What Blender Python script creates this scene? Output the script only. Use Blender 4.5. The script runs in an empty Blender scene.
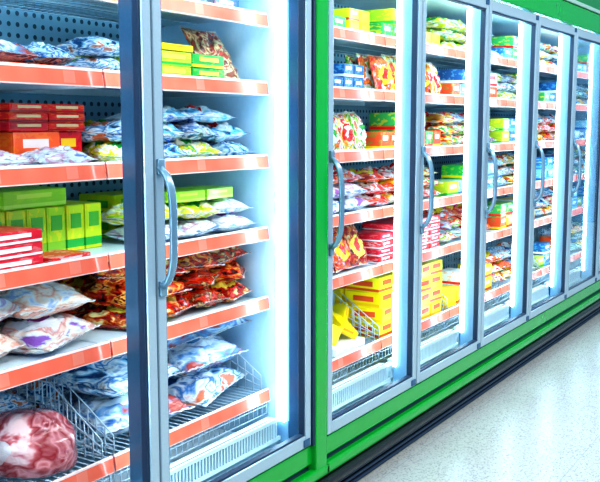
import bpy, bmesh, math, random
from mathutils import Vector, Matrix, noise
random.seed(11)
S=bpy.context.scene
COL=S.collection
S.view_settings.view_transform='Standard'
try: S.view_settings.look='High Contrast'
except Exception:
    try: S.view_settings.look='Medium High Contrast'
    except Exception: pass
S.view_settings.exposure=0.08

# ------------------------------------------------------------ materials
def newmat(name):
    m=bpy.data.materials.new(name); m.use_nodes=True
    return m, m.node_tree, m.node_tree.nodes['Principled BSDF']
def plain(name,col,rough=.5,metal=0,bump=0,bscale=60,var=.06,coat=0):
    m,t,p=newmat(name); N=t.nodes; L=t.links
    tc=N.new('ShaderNodeTexCoord'); n=N.new('ShaderNodeTexNoise'); n.inputs['Scale'].default_value=bscale
    L.new(tc.outputs['Object'],n.inputs['Vector'])
    r=N.new('ShaderNodeValToRGB')
    r.color_ramp.elements[0].color=[c*(1-var) for c in col]+[1]
    r.color_ramp.elements[1].color=[min(1,c*(1+var)) for c in col]+[1]
    L.new(n.outputs['Fac'],r.inputs['Fac']); L.new(r.outputs['Color'],p.inputs['Base Color'])
    p.inputs['Roughness'].default_value=rough; p.inputs['Metallic'].default_value=metal
    p.inputs['Coat Weight'].default_value=coat
    if bump:
        b=N.new('ShaderNodeBump'); b.inputs['Strength'].default_value=bump; b.inputs['Distance'].default_value=.002
        L.new(n.outputs['Fac'],b.inputs['Height']); L.new(b.outputs['Normal'],p.inputs['Normal'])
    return m
def mth(t,op,a,b=None,c=None):
    n=t.nodes.new('ShaderNodeMath'); n.operation=op
    for i,v in enumerate((a,b,c)):
        if v is None: continue
        if isinstance(v,(int,float)): n.inputs[i].default_value=v
        else: t.links.new(v,n.inputs[i])
    return n.outputs[0]
def mixc(t,f,a,b):
    n=t.nodes.new('ShaderNodeMix'); n.data_type='RGBA'
    if isinstance(f,(int,float)): n.inputs[0].default_value=f
    else: t.links.new(f,n.inputs[0])
    for i,v in ((6,a),(7,b)):
        if isinstance(v,(tuple,list)): n.inputs[i].default_value=(*v[:3],1)
        else: t.links.new(v,n.inputs[i])
    return n.outputs[2]
def gen(t,out='Generated'):
    tc=t.nodes.new('ShaderNodeTexCoord'); s=t.nodes.new('ShaderNodeSeparateXYZ')
    t.links.new(tc.outputs[out],s.inputs[0]); return tc.outputs[out],s.outputs
def bagmat(name,cols,label=None,inner=None,scale=4,rough=.22,bd=.014):
    m,t,p=newmat(name); N=t.nodes; L=t.links
    g,s=gen(t)
    oi=N.new('ShaderNodeObjectInfo')
    mp=N.new('ShaderNodeMapping')
    cb=N.new('ShaderNodeCombineXYZ'); k=mth(t,'MULTIPLY',oi.outputs['Random'],37.0)
    L.new(k,cb.inputs[0]); L.new(k,cb.inputs[2]); L.new(cb.outputs[0],mp.inputs['Location'])
    L.new(g,mp.inputs['Vector'])
    n=N.new('ShaderNodeTexNoise'); n.inputs['Scale'].default_value=scale; n.inputs['Detail'].default_value=3
    n.inputs['Distortion'].default_value=.6
    L.new(mp.outputs[0],n.inputs['Vector'])
    r=N.new('ShaderNodeValToRGB'); e=r.color_ramp.elements
    r.color_ramp.interpolation='LINEAR'
    k=len(cols)
    while len(e)<k: e.new(.5)
    for i in range(k):
        e[i].position=.36+.28*i/(k-1); e[i].color=(*cols[i],1)
    L.new(n.outputs['Fac'],r.inputs['Fac'])
    col=r.outputs['Color']
    def ell(cx,cy,rx,ry):
        dx=mth(t,'DIVIDE',mth(t,'SUBTRACT',s[0],cx),rx); dy=mth(t,'DIVIDE',mth(t,'SUBTRACT',s[1],cy),ry)
        return mth(t,'LESS_THAN',mth(t,'ADD',mth(t,'MULTIPLY',dx,dx),mth(t,'MULTIPLY',dy,dy)),1)
    if label: col=mixc(t,ell(.42,.55,.24,.3),col,label)
    if inner: col=mixc(t,ell(.44,.56,.15,.13),col,inner)
    # pale crimped ends
    a=mth(t,'ABSOLUTE',mth(t,'SUBTRACT',s[0],.5)); col=mixc(t,mth(t,'MULTIPLY',mth(t,'GREATER_THAN',a,.465),.7),col,(.85,.88,.9))
    L.new(col,p.inputs['Base Color'])
    p.inputs['Roughness'].default_value=rough; p.inputs['Coat Weight'].default_value=.6; p.inputs['Coat Roughness'].default_value=.06
    n2=N.new('ShaderNodeTexNoise'); n2.inputs['Scale'].default_value=6; n2.inputs['Detail'].default_value=4; n2.inputs['Distortion'].default_value=1.6
    L.new(mp.outputs[0],n2.inputs['Vector'])
    b=N.new('ShaderNodeBump'); b.inputs['Strength'].default_value=.9; b.inputs['Distance'].default_value=bd
    L.new(n2.outputs['Fac'],b.inputs['Height']); L.new(b.outputs['Normal'],p.inputs['Normal'])
    return m
def boxmat(name,base,band,pic,lab=(.95,.95,.95)):
    m,t,p=newmat(name); N=t.nodes; L=t.links
    g,s=gen(t)
    n=N.new('ShaderNodeTexNoise'); n.inputs['Scale'].default_value=5; n.inputs['Detail'].default_value=2
    oi=N.new('ShaderNodeObjectInfo'); vm=N.new('ShaderNodeVectorMath'); L.new(g,vm.inputs[0]); L.new(oi.outputs['Random'],vm.inputs[1]); L.new(vm.outputs[0],n.inputs['Vector'])
    f=mth(t,'GREATER_THAN',n.outputs['Fac'],.56)
    col=mixc(t,mth(t,'MULTIPLY',f,.45),base,pic)
    zb=mth(t,'MULTIPLY',mth(t,'GREATER_THAN',s[2],.08),mth(t,'LESS_THAN',s[2],.26))
    col=mixc(t,zb,col,band)
    # printed title block on front and side
    zt=mth(t,'MULTIPLY',mth(t,'GREATER_THAN',s[2],.55),mth(t,'LESS_THAN',s[2],.8))
    xt=mth(t,'MULTIPLY',mth(t,'GREATER_THAN',s[0],.2),mth(t,'LESS_THAN',s[0],.75))
    col=mixc(t,mth(t,'MULTIPLY',mth(t,'MULTIPLY',zt,xt),.8),col,lab)
    L.new(col,p.inputs['Base Color']); p.inputs['Roughness'].default_value=.35; p.inputs['Coat Weight'].default_value=.15
    return m
def emis(name,col,st):
    m,t,p=newmat(name)
    p.inputs['Base Color'].default_value=(*col,1); p.inputs['Emission Color'].default_value=(*col,1); p.inputs['Emission Strength'].default_value=st
    return m

M={}
M['alu']=plain('brushed_aluminium',(.46,.58,.66),.26,.3,.1,200)
M['alud']=plain('dark_aluminium',(.06,.16,.30),.25,.4,.1,100)
M['mid']=plain('slate_aluminium',(.11,.23,.36),.22,.5,.1,100)
M['mull']=plain('mullion_blue_grey',(.24,.44,.64),.35,.1,.1,100)
M['side']=plain('side_panel_enamel',(.52,.73,.88),.4)
M['gask']=plain('gasket_rubber',(.02,.05,.1),.5)
M['green']=plain('green_paint',(.002,.40,.045),.18,0,.05,30,.06,.5)
M['greend']=plain('dark_green_paint',(.003,.22,.05),.35)
M['pale']=plain('pale_trim',(.35,.5,.44),.4)
M['black']=plain('black_kick_plastic',(.015,.02,.025),.25)
M['white']=plain('white_enamel',(.70,.86,.94),.4)
M['wire']=plain('white_coated_wire',(.50,.62,.72),.35)
M['led']=emis('led_diffuser',(.66,.90,1),14.0)
M['handle']=plain('handle_grey_blue',(.26,.40,.50),.22,.5)
# perforated back
m,t,p=newmat('perforated_panel'); g,s=gen(t,'Object')
fx=mth(t,'SUBTRACT',mth(t,'FRACT',mth(t,'DIVIDE',s[0],.035)),.5); fz=mth(t,'SUBTRACT',mth(t,'FRACT',mth(t,'DIVIDE',s[2],.035)),.5)
dd=mth(t,'LESS_THAN',mth(t,'ADD',mth(t,'MULTIPLY',fx,fx),mth(t,'MULTIPLY',fz,fz)),.05)
t.links.new(mixc(t,dd,(.26,.48,.62),(.02,.07,.12)),p.inputs['Base Color']); p.inputs['Roughness'].default_value=.5; M['perf']=m
# price rail
m,t,p=newmat('price_rail_plastic'); g,s=gen(t,'Object')
n=t.nodes.new('ShaderNodeTexNoise'); n.inputs['Scale'].default_value=6; t.links.new(g,n.inputs['Vector'])
c=mixc(t,n.outputs['Fac'],(.95,.07,.02),(.95,.28,.18))
tag=mth(t,'LESS_THAN',mth(t,'FRACT',mth(t,'DIVIDE',s[0],.253)),.16)
c=mixc(t,mth(t,'MULTIPLY',mth(t,'MULTIPLY',tag,mth(t,'LESS_THAN',mth(t,'ABSOLUTE',s[2]),.016)),.15),c,(.95,.7,.6))
top=mth(t,'GREATER_THAN',s[2],.018)
c=mixc(t,top,c,(.95,.76,.74))
c=mixc(t,mth(t,'LESS_THAN',s[2],-.021),c,(.9,.66,.64))
t.links.new(c,p.inputs['Base Color']); p.inputs['Roughness'].default_value=.25; p.inputs['Coat Weight'].default_value=.5; M['rail']=m
# glass: reflective sheet, more reflective at grazing angles
m,t,p=newmat('door_glass'); N=t.nodes
ge=N.new('ShaderNodeNewGeometry'); vd=N.new('ShaderNodeVectorMath'); vd.operation='DOT_PRODUCT'
t.links.new(ge.outputs['Incoming'],vd.inputs[0]); t.links.new(ge.outputs['Normal'],vd.inputs[1])
cc=mth(t,'SUBTRACT',1,mth(t,'ABSOLUTE',vd.outputs['Value']))
R_=mth(t,'ADD',.05,mth(t,'MULTIPLY',mth(t,'POWER',cc,4),.8))
p.inputs['Base Color'].default_value=(.75,.93,1,1); p.inputs['Metallic'].default_value=1; p.inputs['Roughness'].default_value=.01
p.inputs['Alpha'].default_value=.08; t.links.new(R_,p.inputs['Alpha'])
m.surface_render_method='BLENDED'; M['glass']=m
# floor
m,t,p=newmat('terrazzo_tile'); g,s=gen(t,'Object'); N=t.nodes
v=N.new('ShaderNodeTexVoronoi'); v.inputs['Scale'].default_value=210; t.links.new(g,v.inputs['Vector'])
sp=N.new('ShaderNodeSeparateXYZ'); t.links.new(v.outputs['Color'],sp.inputs[0])
r=N.new('ShaderNodeValToRGB'); r.color_ramp.elements[0].color=(.22,.23,.23,1); r.color_ramp.elements[0].position=.0
r.color_ramp.elements[1].color=(.50,.51,.49,1); r.color_ramp.elements[1].position=.35
t.links.new(sp.outputs[0],r.inputs['Fac'])
n=N.new('ShaderNodeTexNoise'); n.inputs['Scale'].default_value=2.2; t.links.new(g,n.inputs['Vector'])
c=mixc(t,mth(t,'MULTIPLY',n.outputs['Fac'],.35),r.outputs['Color'],(.38,.39,.38))
lx=mth(t,'LESS_THAN',mth(t,'FRACT',mth(t,'DIVIDE',s[0],.6)),.006); ly=mth(t,'LESS_THAN',mth(t,'FRACT',mth(t,'DIVIDE',s[1],.6)),.006)
c=mixc(t,mth(t,'MULTIPLY',mth(t,'MAXIMUM',lx,ly),.5),c,(.26,.28,.29))
t.links.new(c,p.inputs['Base Color']); p.inputs['Roughness'].default_value=.27; M['floor']=m

# ------------------------------------------------------------ geometry helpers
WL={}
def mk(name,mesh,loc,mat=None,parent=None,**props):
    o=bpy.data.objects.new(name,mesh); COL.objects.link(o)
    WL[o.name]=Vector(loc)
    if parent is not None:
        o.parent=parent; o.location=Vector(loc)-WL[parent.name]
    else: o.location=loc
    if mat is not None and mesh is not None and len(mesh.materials)==0: mesh.materials.append(mat)
    for k,v in props.items(): o[k]=v
    return o
def addbox(bm,x0,x1,y0,y1,z0,z1,bev=0):
    r=bmesh.ops.create_cube(bm,size=1)
    vs=r['verts']
    bmesh.ops.scale(bm,vec=(x1-x0,y1-y0,z1-z0),verts=vs)
    bmesh.ops.translate(bm,vec=((x0+x1)/2,(y0+y1)/2,(z0+z1)/2),verts=vs)
    if bev:
        es=list({e for v in vs for e in v.link_edges})
        bmesh.ops.bevel(bm,geom=es,offset=bev,segments=2,affect='EDGES',profile=.6)
def tobm(bm,name,smooth=False):
    me=bpy.data.meshes.new(name); bm.to_mesh(me); bm.free()
    if smooth:
        for p in me.polygons: p.use_smooth=True
    return me
def box(name,x0,x1,y0,y1,z0,z1,mat,parent=None,bev=.003,**pr):
    c=((x0+x1)/2,(y0+y1)/2,(z0+z1)/2); bm=bmesh.new()
    addbox(bm,x0-c[0],x1-c[0],y0-c[1],y1-c[1],z0-c[2],z1-c[2],bev)
    return mk(name,tobm(bm,name),c,mat,parent,**pr)
def multi(name,boxes,mat,parent=None,bev=.002,origin=None,**pr):
    o=origin or ((boxes[0][0]+boxes[0][1])/2,(boxes[0][2]+boxes[0][3])/2,(boxes[0][4]+boxes[0][5])/2)
    bm=bmesh.new()
    for b in boxes: addbox(bm,b[0]-o[0],b[1]-o[0],b[2]-o[1],b[3]-o[1],b[4]-o[2],b[5]-o[2],bev)
    return mk(name,tobm(bm,name),o,mat,parent,**pr)
def addtube(bm,pts,r,seg=6,sx=1):
    pts=[Vector(p) for p in pts]; rings=[]
    for i,p in enumerate(pts):
        d=(pts[min(i+1,len(pts)-1)]-pts[max(i-1,0)]).normalized()
        up=Vector((1,0,0)) if abs(d.x)<.9 else Vector((0,0,1))
        a=(up-d*up.dot(d)).normalized(); b=d.cross(a)
        rings.append([bm.verts.new(p+a*math.cos(2*math.pi*k/seg)*r*sx+b*math.sin(2*math.pi*k/seg)*r) for k in range(seg)])
    for i in range(len(rings)-1):
        for k in range(seg):
            bm.faces.new((rings[i][k],rings[i][(k+1)%seg],rings[i+1][(k+1)%seg],rings[i+1][k]))
    bm.faces.new(rings[0][::-1]); bm.faces.new(rings[-1])
def wires(name,paths,r,mat,parent,origin,seg=5):
    bm=bmesh.new(); o=Vector(origin)
    for p in paths: addtube(bm,[Vector(q)-o for q in p],r,seg)
    bmesh.ops.recalc_face_normals(bm,faces=bm.faces)
    return mk(name,tobm(bm,name,True),origin,mat,parent)

# ------------------------------------------------------------ setting
FZ=-.03
fl=box('floor',-3,13,-5,1.2,FZ-.05,FZ,M['floor'],bev=0,kind='structure')

LV=[1.71,1.48,1.23,.977,.728,.39]
H0,H1=.222,1.96
def build_unit(x0,nd,DW,label,postR):
    x1=x0+nd*DW
    U=bpy.data.objects.new('freezer_cabinet',None); COL.objects.link(U); U.location=(x0,0,FZ); WL[U.name]=Vector((x0,0,FZ))
    U['label']=label; U['category']='freezer'
    xe=x1+(.107 if postR else .04)
    box('back_panel',x0,x1,.70,.73,H0,H1,M['perf'],U)
    box('side_panel',x0-.03,x0,.03,.73,H0-.03,H1,M['side'],U)
    box('side_panel',x1,x1+.02,.03,.73,H0-.03,H1,M['side'],U)
    box('roof_panel',x0-.03,xe,.04,.75,H1,H1+.04,M['white'],U)
    box('base_tray',x0-.03,xe,.03,.75,.14,H0-.012,M['white'],U)
    box('base_panel',x0-.03,xe,-.025,.03,.148,H0-.002,M['green'],U,.006)
    box('base_groove',x0-.03,xe,-.012,.03,.125,.150,M['gask'],U,.002)
    box('bumper_strip',x0-.03,xe,-.050,-.012,.090,.130,M['green'],U,.010)
    box('bumper_rail',x0-.03,xe,-.066,-.025,.046,.084,M['black'],U,.016)
    box('kick_plate',x0-.03,xe,-.03,.6,FZ,.125,M['black'],U)
    multi('kick_grille',[(x0-.02,xe-.01,-.038,-.03,FZ+.008+i*.022,FZ+.018+i*.022) for i in range(3)],M['gask'],U,.002)
    box('fascia',x0-.03,xe,-.05,.04,H1,H1+.12,M['green'],U,.006)
    box('fascia_trim',x0-.03,xe,-.06,.04,H1+.122,H1+.145,M['pale'],U,.004)
    box('canopy',x0-.03,xe,-.03,.72,H1+.147,H1+.36,M['greend'],U,.006)
    if postR:
        box('end_post',x1+.014,xe-.016,-.045,.04,.10,H1,M['green'],U,.006)
        box('post_trim',xe-.016,xe,-.03,.04,H0,H1,M['greend'],U,.002)
        box('post_trim',x1,x1+.014,-.04,.04,H0,H1,M['gask'],U,.002)
    # mullions and leds
    for i in range(nd+1):
        xm=x0+i*DW
        a,b=(xm-.022,xm+.022)
        if i==0: a=xm
        if i==nd: b=xm
        if i==1 and postR:
            box('mullion',xm-.016,xm+.022,.004,.068,H0,H1,M['mid'],U)
            box('led_light',xm+.023,xm+.032,.020,.064,H0+.08,H1-.05,M['led'],U,.002)  # unseen strip behind the mullion, added as fill light
            continue
        if postR:
            box('mullion',a,b,.050,.10,H0,H1,M['mull'],U)
            box('mullion_front_reflection',a-.001 if i else a,b,.004,.0495,H0,H1,M['alud'],U)  # mullion front coloured dark to paint in the door's dark reflection band
            if i>0: box('led_light',a-.010,a-.001,.060,.096,H0+.08,H1-.05,M['led'],U,.003)
            else: box('led_light',b+.001,b+.010,.040,.096,H0+.08,H1-.05,M['led'],U,.003)
        else:
            box('mullion',a,b,.004,.072,H0,H1,M['mull'],U)
            if i>0: box('led_light',a-.010,a-.001,.054,.070,H0+.08,H1-.05,M['led'],U,.003)
            if i<nd: box('led_light',b+.001,b+.010,.020,.070,H0+.08,H1-.05,M['led'],U,.003)  # extra strip on the hidden mullion side, added to brighten the products
    # top light
    box('led_light',x0+.03,x1-.03,.06,.09,H1-.018,H1-.004,M['led'],U,.002)
    # vent grille
    for d in range(nd):
        a=x0+d*DW+.034; b=a+DW-.068; v=-.018
        bx=[(a,b,.075,.085,.255+v,.268+v),(a,b,.075,.085,.325+v,.338+v)]
        k=int((b-a)/.016)
        for j in range(k): bx.append((a+j*.016,a+j*.016+.006,.076,.084,.266+v,.327+v))
        multi('vent_grille',bx,M['white'],U,0)
        box('vent_back',a,b,.09,.095,.25+v,.335+v,M['alud'],U,0)
        box('air_deck',a,b,.10,.13,.25+v,.33+v,M['white'],U,.004)
    # shelves
    for li,lv in enumerate(LV):
        for d in range(nd):
            a=x0+d*DW+.004; b=a+DW-.008
            if d==nd-1: b-=.004
            if li in (0,5):
                P=[]
                n=int((b-a)/.028)
                z=lv+.004
                for j in range(n+1):
                    x=a+.004+j*(b-a-.008)/n
                    if li==0: P.append([(x,.155,z),(x,.66,z)])
                    else: P.append([(x,.152,lv-.075),(x,.152,lv-.02),(x,.16,z),(x,.66,z),(x,.66,z+.14)])
                for y in (.16,.30,.45,.6,.66): P.append([(a,y,z-.004),(b,y,z-.004)])
                if li==5:
                    for zz in (lv-.075,lv-.045): P.append([(a,.150,zz),(b,.150,zz)])
                sh=wires('wire_shelf' if li==0 else 'wire_basket',P,.0021,M['wire'],U,((a+b)/2,.4,lv))
                if li==5:
                    for xs in (a+.02,b-.02):
                        Q=[]
                        for j in range(15):
                            y=.165+j*.034; Q.append([(xs,y,z),(xs,y,z+.04+.16*min(1,(j+1)/7))])
                        for f in (.35,.65,1): Q.append([(xs,.165,z+.04*f)]+[(xs,.165+j*.034,z+(.04+.16*min(1,(j+1)/7))*f) for j in range(15)])
                        wires('basket_side',Q,.0024,M['wire'],sh,(xs,.4,lv+.1))
            else:
                sh=multi('shelf',[(a,b,.152,.66,lv-.008,lv+.004),(a,b,.64,.66,lv-.03,lv-.008),(a,a+.01,.16,.66,lv-.03,lv-.008),(b-.01,b,.16,.66,lv-.03,lv-.008)],M['white'],U,.0015)
            bm=bmesh.new(); addbox(bm,-(b-a)/2,(b-a)/2,-.004,.004,-.025,.025,.002)
            bmesh.ops.rotate(bm,verts=bm.verts,cent=(0,0,0),matrix=Matrix.Rotation(math.radians(-8),3,'X'))
            mk('price_rail',tobm(bm,'price_rail'),((a+b)/2,.144,lv-.005),M['rail'],sh)
    # doors
    for d in range(nd):
        a=x0+d*DW+.004; b=a+DW-.008; z0=H0+.006; z1=H1-.006; w=.034
        D=multi('door',[(a,a+w,-.034,0,z0,z1),(b-w,b,-.034,0,z0,z1),(a+w,b-w,-.034,0,z0,z0+.042),(a+w,b-w,-.034,0,z1-.05,z1)],M['alu'],U,.004)
        multi('gasket',[(a+w,a+w+.007,-.028,-.006,z0+.042,z1-.05),(b-w-.007,b-w,-.028,-.006,z0+.042,z1-.05),(a+w,b-w,-.028,-.006,z0+.042,z0+.049),(a+w,b-w,-.028,-.006,z1-.057,z1-.05)],M['gask'],D,.001)
        if a>5.7: box('glass_pane',a+w+.007,b-w-.007,-.022,-.018,z0+.049,z1-.057,M['glass'],D,0)
        xh=a+.014; zc=1.075; hl=.165
        bm=bmesh.new(); pts=[]
        for i in range(17):
            f=i/16*2-1
            pts.append((0,-.034-.05*(1-abs(f)**4)**.7+.004,f*hl))
        addtube(bm,pts,.0095,10,1.35)
        for zz in (-hl,hl): addbox(bm,-.012,.015,-.044,-.033,zz-.022,zz+.022,.004)
        bmesh.ops.recalc_face_normals(bm,faces=bm.faces)
        mk('handle',tobm(bm,'handle',True),(xh,0,zc),M['handle'],D,label='curved grey-blue pull handle')
        box('hinge',b-.05,b-.012,-.038,-.034,z0+.005,z0+.03,M['alud'],D,.001)
        box('hinge',b-.05,b-.012,-.038,-.034,z1-.03,z1-.005,M['alud'],D,.001)
    return U
UA=build_unit(1.013,2,.80,'two-door glass-front upright freezer with green end post',True)
UB=build_unit(2.72,6,.77,'long glass-front upright freezer with green base and fascia',False)
DW=.77

# ------------------------------------------------------------ product meshes
def pillow(seed,lump):
    nx,ny=38,26; bm=bmesh.new(); random_off=Vector((seed*7.3,seed*3.1,0))
    def P(i,j,side):
        u=i/nx*2-1; v=j/ny*2-1
        au=abs(u); wd=1-.10*(1-au**2.5)+.02*math.sin(u*9+seed)
        x=.5*u*(1-.03*math.cos(v*3)); y=.5*v*wd
        uu=min(1,au/.92)
        th=((1-uu**2.6)**.62)*((1-abs(v)**3)**.55) if uu<1 else 0
        nz=noise.noise(Vector((u*2.4,v*2.4,side*3))+random_off)*lump + noise.noise(Vector((u*6,v*6,side*5))+random_off)*lump*.5 + noise.noise(Vector((u*13,v*13,side*5))+random_off)*lump*.2
        wr=.07*math.sin(v*17+seed*2+u*2)*max(0,au-.35)**1.3*(1-au**8)
        t=th*(.5+nz)+ (.5*th**.5)*wr
        if side>0: z=.36+ (t*1.28)
        else: z=.36-min(.36,t*.9)
        if uu>=1: z=.36+.012*side+.02*math.sin(v*30)
        if abs(v)==1 and uu<1: z=.36+.03*math.sin(u*8+seed)
        return (x,y,z)
    T=[[bm.verts.new(P(i,j,1)) for j in range(ny+1)] for i in range(nx+1)]
    B=[[bm.verts.new(P(i,j,-1)) for j in range(ny+1)] for i in range(nx+1)]
    for i in range(nx):
        for j in range(ny):
            bm.faces.new((T[i][j],T[i+1][j],T[i+1][j+1],T[i][j+1])); bm.faces.new((B[i][j],B[i][j+1],B[i+1][j+1],B[i+1][j]))
    for i in range(nx):
        bm.faces.new((T[i][0],B[i][0],B[i+1][0],T[i+1][0])); bm.faces.new((T[i][ny],T[i+1][ny],B[i+1][ny],B[i][ny]))
    for j in range(ny):
        bm.faces.new((T[0][j],T[0][j+1],B[0][j+1],B[0][j])); bm.faces.new((T[nx][j],B[nx][j],B[nx][j+1],T[nx][j+1]))
    return tobm(bm,'food_bag_mesh',True)
PIL=[pillow(s,.32) for s in (1,2,3,4,5,6,7,8)]
SMO=[pillow(s,.16) for s in (11,12,13,14)]
def cartonmesh(w,d,h):
    key=(round(w,3),round(d,3),round(h,3))
    if key in CM: return CM[key]
    bm=bmesh.new(); addbox(bm,-w/2,w/2,-d/2,d/2,0,h,.0025)
    # tucked end flap on the sides and glued front seam
    addbox(bm,-w/2-.0012,-w/2,-d/2+.006,d/2-.006,h*.12,h*.97,.0004)
    addbox(bm,-w/2+.006,w/2-.006,-d/2-.0012,-d/2,h*.45,h*.98,.0004)
    addbox(bm,-w/2+.004,w/2-.004,-d/2+.004,d/2*.2,h,h+.0010,.0003)
    CM[key]=tobm(bm,'carton_mesh'); return CM[key]
CM={}
B=bagmat; X=boxmat
K={}
def kind(k,name,cat,mats,label): K[k]=(name,cat,mats,label)
R=(.80,.01,.01); RD=(.35,.005,.01); YE=(.95,.72,.01); LI=(.45,.75,.02); GR=(.02,.42,.06); BL=(.02,.16,.60); CY=(.18,.62,.88); WH=(.88,.93,.96); OR=(.95,.25,.02); BR=(.35,.12,.04); PI=(.9,.35,.35)
NV=(.01,.05,.2)
kind('redbox','food_carton','carton',[X('c1',R,RD,OR,(.9,.5,.3)),X('c2',(.7,.01,.03),R,RD,YE)],'red frozen food carton lying flat on a freezer shelf')
kind('orangebox','food_carton','carton',[X('c3',(.9,.12,.02),R,OR,WH)],'large orange-red frozen food carton on a freezer shelf')
kind('limebox','food_carton','carton',[X('c4',(.42,.68,.02),(.25,.55,.03),YE,(.75,.8,.1)),X('c5',(.60,.72,.02),GR,YE,(.9,.9,.3))],'lime green frozen food carton on a freezer shelf')
kind('limeflat','food_carton','carton',[X('c6',(.32,.66,.03),(.5,.75,.1),LI,(.6,.8,.1))],'flat bright green carton lying on other cartons')
kind('redwhite','food_carton','carton',[X('c7',(.85,.03,.03),WH,WH,WH),X('c8',(.8,.02,.05),WH,PI,WH)],'thin red and white frozen food carton on a freezer shelf')
kind('yelbox','food_carton','carton',[X('c9',(.95,.75,.01),(.9,.55,.01),YE,(.9,.3,.02)),X('c10',(.92,.80,.03),(.7,.1,.02),YE,WH)],'bright yellow frozen food carton with printed front')
kind('greenbox','food_carton','carton',[X('c11',(.03,.45,.08),YE,LI,WH),X('c12',(.5,.7,.04),GR,YE,WH)],'green frozen food carton with yellow print')
kind('bluebox','food_carton','carton',[X('c13',(.03,.25,.65),CY,WH,WH),X('c14',(.25,.6,.8),BL,WH,WH),X('c14b',(.02,.12,.35),WH,CY,WH)],'blue and white frozen food carton on a freezer shelf')
kind('mixbox','food_carton','carton',[X('c15',(.85,.1,.03),YE,GR,WH),X('c16',(.9,.6,.05),R,WH,WH),X('c17',WH,R,OR,R),X('c18',(.05,.4,.1),R,YE,WH)],'colourful printed frozen food carton on a freezer shelf')
kind('whitebag','frozen_food_bag','bag of frozen food',[B('b1',[(.15,.25,.6),WH,(.7,.85,.95),(.6,.3,.5),WH],None,None,2.5,.18,.008),B('b2',[(.35,.12,.45),WH,(.9,.9,.95),(.2,.4,.8)],(.85,.9,.95),(.3,.1,.4),2,.18,.008)],'clear and white plastic bag of frozen food lying on a shelf')
kind('bread','frozen_food_bag','bag of frozen food',[B('b3',[(.45,.6,.85),WH,(.92,.74,.60),(.85,.40,.3),(.95,.82,.72)],None,None,3,.12,.008),B('b4',[(.3,.12,.5),(.8,.87,.97),(.92,.80,.70),(.75,.35,.35),WH],(.8,.87,.95),(.4,.1,.4),3,.12,.008)],'large clear plastic bag of pale frozen pastry')
kind('redbag','frozen_food_bag','bag of frozen food',[B('b5',[(.02,.002,.002),(.6,.01,.005),(.9,.10,.01),(.95,.5,.08),(.2,.005,.005)],None,None,5,.1),B('b6',[(.06,.005,.005),(.75,.01,.005),(.3,.005,.005),(.9,.2,.02),(.95,.85,.4)],(.9,.70,.08),(.8,.02,.02),4,.1),B('b6b',[(.5,.01,.005),(.85,.06,.01),(.04,.005,.005),(.95,.6,.25)],None,None,6,.1)],'glossy red-orange vacuum bag of frozen food')
kind('brownbag','frozen_food_bag','bag of frozen food',[B('b7',[(.10,.02,.03),(.45,.10,.05),(.9,.7,.4),BR,(.6,.06,.04)],None,None,4)],'brown printed bag of frozen food leaning on its neighbours')
kind('bluebag','frozen_food_bag','bag of frozen food',[B('b8',[NV,(.1,.5,.85),WH,(.02,.2,.6),(.6,.85,.95)],None,None,3),B('b9',[BL,WH,CY,NV],WH,R,2.5)],'blue and clear plastic bag of frozen food')
kind('clearbag','frozen_food_bag','bag of frozen food',[B('b10',[(.01,.06,.18),(.3,.6,.85),WH,(.04,.2,.5),(.8,.9,.95),(.7,.2,.1)],None,None,2.8,.15,.010),B('b11',[(.02,.12,.35),(.8,.9,.97),(.15,.4,.75),(.5,.08,.06)],(.85,.9,.95),(.1,.3,.6),2.5,.15,.010)],'frosty clear plastic bag of frozen fish')
kind('yelbag','frozen_food_bag','bag of frozen food',[B('b12',[LI,YE,WH,GR,YE],(.9,.9,.7),GR,4),B('b13',[(.75,.8,.1),WH,YE,LI],GR,YE,4)],'yellow and green bag of frozen vegetables')
kind('redprint','frozen_food_bag','bag of frozen food',[B('b14',[R,(.75,.02,.02),WH,R,(.9,.3,.1)],(.95,.9,.85),R,3),B('b15',[(.6,.01,.01),R,OR,R,WH],YE,R,4)],'bright red printed bag of frozen food')
kind('mixbag','frozen_food_bag','bag of frozen food',[B('b16',[R,OR,YE,WH,GR],None,None,4),B('b17',[GR,LI,WH,R,OR],WH,GR,4),B('b18',[OR,YE,WH,R],R,WH,4)],'orange, red and green printed bag of frozen food')
kind('teal','frozen_food_bag','bag of frozen food',[B('b19',[(.01,.25,.32),CY,WH,GR,BL],None,None,4),B('b20',[BL,CY,WH,(.6,.1,.3)],WH,BL,4)],'teal and blue printed bag of frozen food')
kind('whitepack','food_tray','food pack',[X('c20',(.9,.93,.95),(.85,.9,.95),(.7,.8,.9),(.8,.85,.9))],'flat white wrapped food pack in a wire basket')
kind('darkbox','food_carton','carton',[X('c21',(.02,.06,.12),(.1,.3,.5),(.1,.15,.2),(.5,.7,.8)),X('c22',(.05,.15,.3),(.5,.6,.7),(.7,.1,.05),WH)],'dark blue frozen food carton on a freezer shelf')

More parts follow.
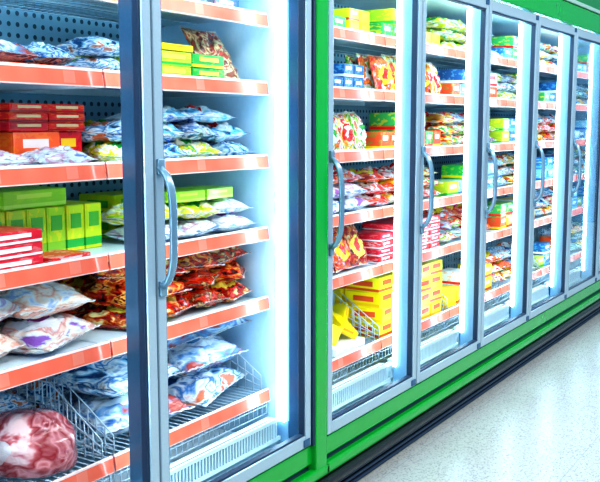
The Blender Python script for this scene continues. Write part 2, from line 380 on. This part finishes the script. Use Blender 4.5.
count=0
def bm_for(k): return random.choice(SMO if k in('bread','whitebag','clearbag') else PIL)
def place(k,mesh,loc,rot=(0,0,0),scl=(1,1,1),grp='freezer shelf'):
    global count; count+=1
    nm,cat,mats,lab=K[k]
    o=bpy.data.objects.new(nm,mesh); COL.objects.link(o)
    o.location=loc; o.rotation_euler=rot; o.scale=scl
    if len(mesh.materials)==0: mesh.materials.append(mats[0])
    o.material_slots[0].link='OBJECT'; o.material_slots[0].material=random.choice(mats)
    o['label']=lab; o['category']=cat; o['group']=grp
    return o
LABM={'redbox':plain('sticker_cream',(.9,.65,.35),.4),'limebox':plain('sticker_green',(.1,.45,.05),.4),'redwhite':plain('sticker_white',(.92,.92,.92),.4),'yelbox':plain('sticker_red',(.8,.1,.03),.4),'greenbox':plain('sticker_yellow',(.9,.8,.1),.4)}
LM={}
def cartons(k,s0,s1,y0,rows,z,w,d,h,n,gap=.004,jit=.02,lab=False,grp=None,var=0):
    nc=max(1,int((s1-s0+.001)/(w+gap))); me=cartonmesh(w,d,h)
    grp=grp or 'stacked cartons on one freezer shelf'
    ks=k if isinstance(k,(list,tuple)) else [k]
    for c in range(nc):
        kk=random.choice(ks)
        for r in range(rows):
            for q in range(n-(random.randint(0,var) if var else 0)):
                x=s0+c*(w+gap)+w/2; y=y0+r*(d+.006)+d/2
                o=place(kk,me,(x+random.uniform(-gap,gap)*.3,y,z+q*(h+.0012)),(0,0,random.uniform(-jit,jit)),(1,1,1),grp)
                if lab and kk in LABM and r==0:
                    key=(me.name,kk)
                    if key not in LM:
                        bm=bmesh.new(); addbox(bm,-w*.3,w*.3,-d/2-.003,-d/2-.0013,h*.5,h*.82,.0004); addbox(bm,-w/2-.003,-w/2-.0013,-d*.32,d*.25,h*.4,h*.75,.0004)
                        ml=tobm(bm,'label_mesh'); ml.materials.append(LABM[kk]); LM[key]=ml
                    l=bpy.data.objects.new('label_sticker',LM[key]); COL.objects.link(l); l.parent=o
def flat(k,s0,s1,y0,rows,z,L,W,T,n,ang=0,jit=.25,grp=None,tilt=.03):
    ks=k if isinstance(k,(list,tuple)) else [k]
    ca=abs(math.cos(ang)); sa=abs(math.sin(ang)); ex=L*ca+W*sa; ey=L*sa+W*ca
    nc=max(1,round((s1-s0)/ex)); st=(s1-s0)/nc
    for c in range(nc):
        for r in range(rows):
            for q in range(n):
                f=random.uniform(.92,1.04); kk=random.choice(ks)
                place(kk,bm_for(kk),(s0+(c+.5)*st+random.uniform(-.008,.008),y0+ey/2+r*(ey*.98)+random.uniform(-.008,.008),z+.003+q*T*.95),
                      (random.uniform(-tilt,tilt),random.uniform(-tilt,tilt),ang+random.uniform(-jit,jit)+random.choice((0,math.pi))),(min(L,st*1.04 if ang==0 else L)*f,W*f,T*random.uniform(.9,1.0)),grp or 'bags piled on one freezer shelf')
def heap(k,s0,s1,y0,z,L,W,T,n,rows=1,jit=.3,tilt=.06,slope=.0,grp=None):
    ks=k if isinstance(k,(list,tuple)) else [k]
    nc=max(1,int((s1-s0)/(W*1.0))); st=(s1-s0)/nc
    for r in range(rows):
        for q in range(n):
            off=(q%2)*.25*(st-W)+random.uniform(0,.01)
            for c in range(nc):
                x=s0+(c+.5)*st+off
                f=random.uniform(.88,1.03); kk=random.choice(ks)
                place(kk,bm_for(kk),(x+random.uniform(-.008,.008),y0+L/2+r*L*.95+q*.015+random.uniform(0,.015),z+.005+q*T*.96),
                      (random.uniform(-tilt,tilt),-slope+random.uniform(-tilt,tilt)*.5,math.pi/2+random.uniform(-jit,jit)),(L*f,min(W*1.15,st*1.05)*f,T*random.uniform(.9,1.0)),grp or 'loosely heaped bags on one freezer shelf')
def stand(k,s0,s1,y0,rows,z,L,W,T,lean=14,grp=None,jit=.08):
    ks=k if isinstance(k,(list,tuple)) else [k]
    nc=max(1,round((s1-s0)/W)); st=(s1-s0)/nc; a=math.radians(lean)
    for c in range(nc):
        for r in range(rows):
            f=random.uniform(.93,1.03); l=L*f; kk=random.choice(ks)
            place(kk,bm_for(kk),(s0+(c+.5)*st,y0+T+l/2*math.sin(a)+r*T*1.25,z+.004+l/2*math.cos(a)),
                  (0,-math.pi/2+a,math.pi/2+random.uniform(-jit,jit)),(l,W*.98,T),grp or 'bags standing in a row on one freezer shelf')
def dk(i): return LV[i]+(.005 if i not in (0,5) else .0075)

# ---------- door 1
cartons('darkbox',1.36,1.80,.42,1,dk(1),.15,.2,.06,2)
cartons('orangebox',1.38,1.79,.17,1,dk(1),.20,.14,.018,1)
heap(['bluebag','clearbag'],1.36,1.79,.18,dk(1)+.022,.22,.14,.055,1)
cartons('orangebox',1.63,1.80,.30,1,dk(2),.165,.2,.095,1,lab=True)
cartons('redbox',1.62,1.90,.30,1,dk(2)+.098,.135,.19,.024,3,lab=True)
cartons('redbox',1.80,1.92,.32,1,dk(2),.10,.19,.095,1)
flat(['bluebag','whitebag'],1.36,1.58,.32,1,dk(2),.2,.22,.07,2)
flat('whitebag',1.38,1.80,.165,1,dk(2),.25,.13,.05,1,0,.08)
cartons('redwhite',1.40,1.64,.165,1,dk(3),.20,.15,.033,3,jit=.05,lab=True)
cartons('redwhite',1.62,1.80,.165,1,dk(3),.15,.12,.02,1,jit=.1)
cartons('limebox',1.55,1.99,.33,1,dk(3),.068,.22,.135,1,lab=True)
cartons('limeflat',1.62,1.89,.34,1,dk(3)+.137,.23,.18,.05,1)
heap('bread',1.31,1.81,.165,dk(4),.26,.25,.095,2,jit=.3)
heap('redbag',1.40,1.84,.43,dk(4),.2,.15,.065,3)
heap(['clearbag','whitebag','clearbag'],1.60,2.0,.42,dk(5),.23,.19,.085,3)
heap(['whitebag'],1.40,1.59,.42,dk(5)+.02,.21,.19,.085,2)
# door 2
cartons('darkbox',1.95,2.55,.20,1,dk(0),.14,.2,.05,1)
heap(['clearbag','brownbag'],1.95,2.56,.2,dk(0)+.055,.22,.18,.05,1)
cartons('greenbox',2.06,2.40,.17,2,dk(1),.165,.17,.042,2,lab=True)
cartons('yelbox',2.10,2.26,.18,1,dk(1)+.09,.15,.15,.02,1)
heap('clearbag',1.88,2.04,.2,dk(1),.2,.15,.06,2)
stand('brownbag',2.36,2.575,.19,1,dk(1),.21,.21,.05,32)
heap(['bluebag','yelbag','bluebag','clearbag'],1.9,2.58,.165,dk(2),.23,.165,.06,2,rows=2,jit=.5,tilt=.10)
heap('bluebag',2.08,2.5,.19,dk(2)+.118,.22,.19,.05,1)
heap(['yelbag','whitebag','whitebag'],2.02,2.58,.165,dk(3),.22,.18,.06,2)
cartons('limebox',2.13,2.58,.42,1,dk(3),.14,.16,.07,2,lab=True)
cartons('limeflat',2.18,2.50,.21,1,dk(3)+.122,.155,.14,.035,1,jit=.12)
heap('redbag',1.92,2.585,.165,dk(4),.23,.16,.068,3,rows=2,jit=.6,tilt=.12)
heap('clearbag',1.86,2.57,.175,dk(5),.29,.33,.115,2,rows=1,jit=.35,tilt=.08)
heap('clearbag',2.02,2.58,.19,dk(5)+.225,.27,.27,.06,1,jit=.5,tilt=.10)
heap('clearbag',1.95,2.57,.475,dk(5),.18,.2,.10,3,jit=.1)
# door 3
D=2.72
cartons('greenbox',D+.05,D+.52,.18,1,dk(0),.11,.16,.06,1); cartons('yelbox',D+.53,D+.74,.18,2,dk(0),.085,.16,.05,2)
cartons('bluebox',D+.04,D+.74,.18,1,dk(1),.085,.12,.055,2,var=1)
cartons('darkbox',D+.04,D+.74,.33,1,dk(1),.12,.2,.14,1)
stand(['mixbag','mixbag','yelbag'],D+.05,D+.75,.18,3,dk(2),.17,.12,.05,18,jit=.15)
heap(['whitebag','mixbag','whitebag','redprint'],D+.04,D+.75,.17,dk(3),.24,.155,.06,3,jit=.4)
stand(['redprint','redbag'],D+.05,D+.75,.17,4,dk(4),.20,.15,.05,24,jit=.15)
cartons('whitepack',D+.42,D+.70,.17,1,dk(5),.25,.22,.035,1,lab=False,jit=.05)
flat('yelbag',D+.05,D+.3,.18,1,dk(5),.22,.25,.07,2)
def tilted(k,items,w,d,h,grp):
    me=cartonmesh(w,d,h)
    for (x,y,z,rx,ry,rz) in items: place(k,me,(x,y,z),(rx,ry,rz),(1,1,1),grp)
tilted('yelbox',[(D+.42,.50,dk(5)+.03,.3,.5,.2),(D+.56,.52,dk(5)+.05,-.4,.3,.5),(D+.69,.50,dk(5)+.03,.35,-.5,-.3),(D+.45,.50,dk(5)+.14,.5,.3,-.4),(D+.60,.52,dk(5)+.15,-.3,.6,.6),(D+.48,.28,dk(5)+.075,.5,-.5,.2),(D+.62,.27,dk(5)+.075,.3,.5,-.5),(D+.72,.36,dk(5)+.09,-.3,-.5,.4),(D+.55,.37,dk(5)+.14,.5,.3,1.1),(D+.34,.33,dk(5)+.05,.3,.5,.9)],.10,.15,.035,'loosely tipped yellow cartons in a wire basket')
# door 4
D=3.49
cartons(['mixbox','yelbox','greenbox'],D+.05,D+.74,.18,1,dk(0),.10,.16,.07,2,var=1)
stand(['redprint','mixbag'],D+.05,D+.75,.17,3,dk(1),.18,.13,.05,16,jit=.15)
cartons('mixbox',D+.05,D+.74,.18,1,dk(2),.09,.16,.085,2,var=1)
heap(['mixbag','redprint'],D+.04,D+.75,.17,dk(3),.24,.155,.055,3,jit=.4)
cartons('redwhite',D+.05,D+.74,.18,1,dk(4),.13,.16,.032,5,jit=.06,var=2)
cartons('yelbox',D+.03,D+.75,.165,2,dk(5),.135,.18,.068,4,jit=.10,lab=True,var=1)
# doors 5..8
pal=[(['greenbox','mixbox','bluebox','greenbox','redwhite','yelbox'],['yelbag','teal','mixbag','yelbag','redprint','clearbag']),
     (['bluebox','mixbox','greenbox','greenbox','mixbox','redwhite'],['teal','yelbag','mixbag','bluebag','teal','redprint']),
     (['bluebox','mixbox','mixbox','bluebox','redwhite','greenbox'],['bluebag','teal','redprint','mixbag','bluebag','teal']),
     (['bluebox','mixbox','bluebox','mixbox','bluebox','bluebox'],['teal']*6)]
for di in range(4):
    D=4.26+di*DW
    for li in range(6):
        a,b=pal[di][0][li],pal[di][1][li]
        if (li+di)%2: cartons([a,a,'mixbox','bluebox'],D+.05,D+.74,.18,1,dk(li),.13,.16,.075,2,jit=.08,var=1)
        else: heap([b,b,'mixbag','clearbag'],D+.04,D+.75,.17,dk(li),.24,.17,.06,3,jit=.35)

# packaged meat joints
def meat(loc,r,seed):
    bm=bmesh.new(); bmesh.ops.create_uvsphere(bm,u_segments=56,v_segments=36,radius=1)
    for v in bm.verts:
        p=v.co.copy(); n=noise.noise(p*1.0+Vector((seed,0,0)))*.26+noise.noise(p*2.4+Vector((seed,5,0)))*.06
        q=Vector([math.copysign(abs(c)**.8,c) for c in p])
        v.co=Vector((q.x*r[0],q.y*r[1],max(q.z,-.6)*r[2]))*(1+n)
    mz=min(v.co.z for v in bm.verts)
    for v in bm.verts: v.co.z-=mz
    me=tobm(bm,'meat_mesh',True); me.materials.append(MEAT)
    o=mk('packaged_meat',me,loc,None,None,label='marbled dark pink meat joint shrink-wrapped in clear plastic',category='meat',group='meat joints in the wire basket')
    o.rotation_euler=(0,0,seed)
    bm=bmesh.new()
    pts=[(r[0]*.93+.006+.02*abs(math.sin(k)),math.cos(k)*.022,r[2]*.75+math.sin(k)*.02) for k in [i*math.pi/6 for i in range(13)]]
    addtube(bm,pts,.005,6)
    w=mk('wrapper_tail',tobm(bm,'wrapper_tail',True),(0,0,0),M['wire']); w.parent=o; w.location=(0,0,0)
MEAT=B('meat',[(.10,.004,.012),(.42,.03,.05),(.78,.32,.34),(.35,.02,.03),(.62,.16,.18),(.9,.62,.62)],None,None,2.0,.06,.006)
meat((1.64,.295,dk(5)),(.135,.115,.10),.1)
meat((1.37,.29,dk(5)),(.10,.11,.08),.2)
print('items',count)

# ------------------------------------------------------------ light, world
W=bpy.data.worlds.new('store_light'); S.world=W; W.use_nodes=True; t=W.node_tree; bg=t.nodes['Background']
tc=t.nodes.new('ShaderNodeTexCoord'); sp=t.nodes.new('ShaderNodeSeparateXYZ'); t.links.new(tc.outputs['Generated'],sp.inputs[0])
rp=t.nodes.new('ShaderNodeValToRGB'); e=rp.color_ramp.elements
e[0].position=.45; e[0].color=(.12,.30,.45,1); e[1].position=.75; e[1].color=(.74,.92,1,1)
t.links.new(mth(t,'ADD',mth(t,'MULTIPLY',sp.outputs[2],.5),.5),rp.inputs['Fac'])
mp=t.nodes.new('ShaderNodeMapping'); mp.inputs['Scale'].default_value=(9,9,1.2); t.links.new(tc.outputs['Generated'],mp.inputs['Vector'])
nz=t.nodes.new('ShaderNodeTexNoise'); nz.inputs['Scale'].default_value=1.0; nz.inputs['Detail'].default_value=2; t.links.new(mp.outputs[0],nz.inputs['Vector'])
r2=t.nodes.new('ShaderNodeValToRGB'); r2.color_ramp.elements[0].position=.42; r2.color_ramp.elements[0].color=(.45,.55,.65,1); r2.color_ramp.elements[1].position=.6; r2.color_ramp.elements[1].color=(1.4,1.5,1.6,1)
t.links.new(nz.outputs['Fac'],r2.inputs['Fac'])
mm=t.nodes.new('ShaderNodeMix'); mm.data_type='RGBA'; mm.blend_type='MULTIPLY'; mm.inputs[0].default_value=1; t.links.new(rp.outputs['Color'],mm.inputs[6]); t.links.new(r2.outputs['Color'],mm.inputs[7])
t.links.new(mm.outputs[2],bg.inputs['Color']); bg.inputs['Strength'].default_value=.66
def area(loc,rot,sx,sy,e,col):
    l=bpy.data.lights.new('ceiling_light','AREA'); l.shape='RECTANGLE'; l.size=sx; l.size_y=sy; l.energy=e; l.color=col
    o=bpy.data.objects.new('ceiling_light',l); COL.objects.link(o); o.location=loc; o.rotation_euler=rot
area((3.5,-2.2,3.2),(math.radians(25),0,0),8,.5,135,(1,.98,.95))

# ------------------------------------------------------------ camera
cam=bpy.data.cameras.new('camera'); co=bpy.data.objects.new('camera',cam); COL.objects.link(co)
cam.sensor_width=36; cam.lens=53.9
co.location=(0,-1.63,1.35); co.rotation_euler=(math.radians(90-7.36),0,math.radians(32.19-90))
cam.clip_start=.05
S.camera=co
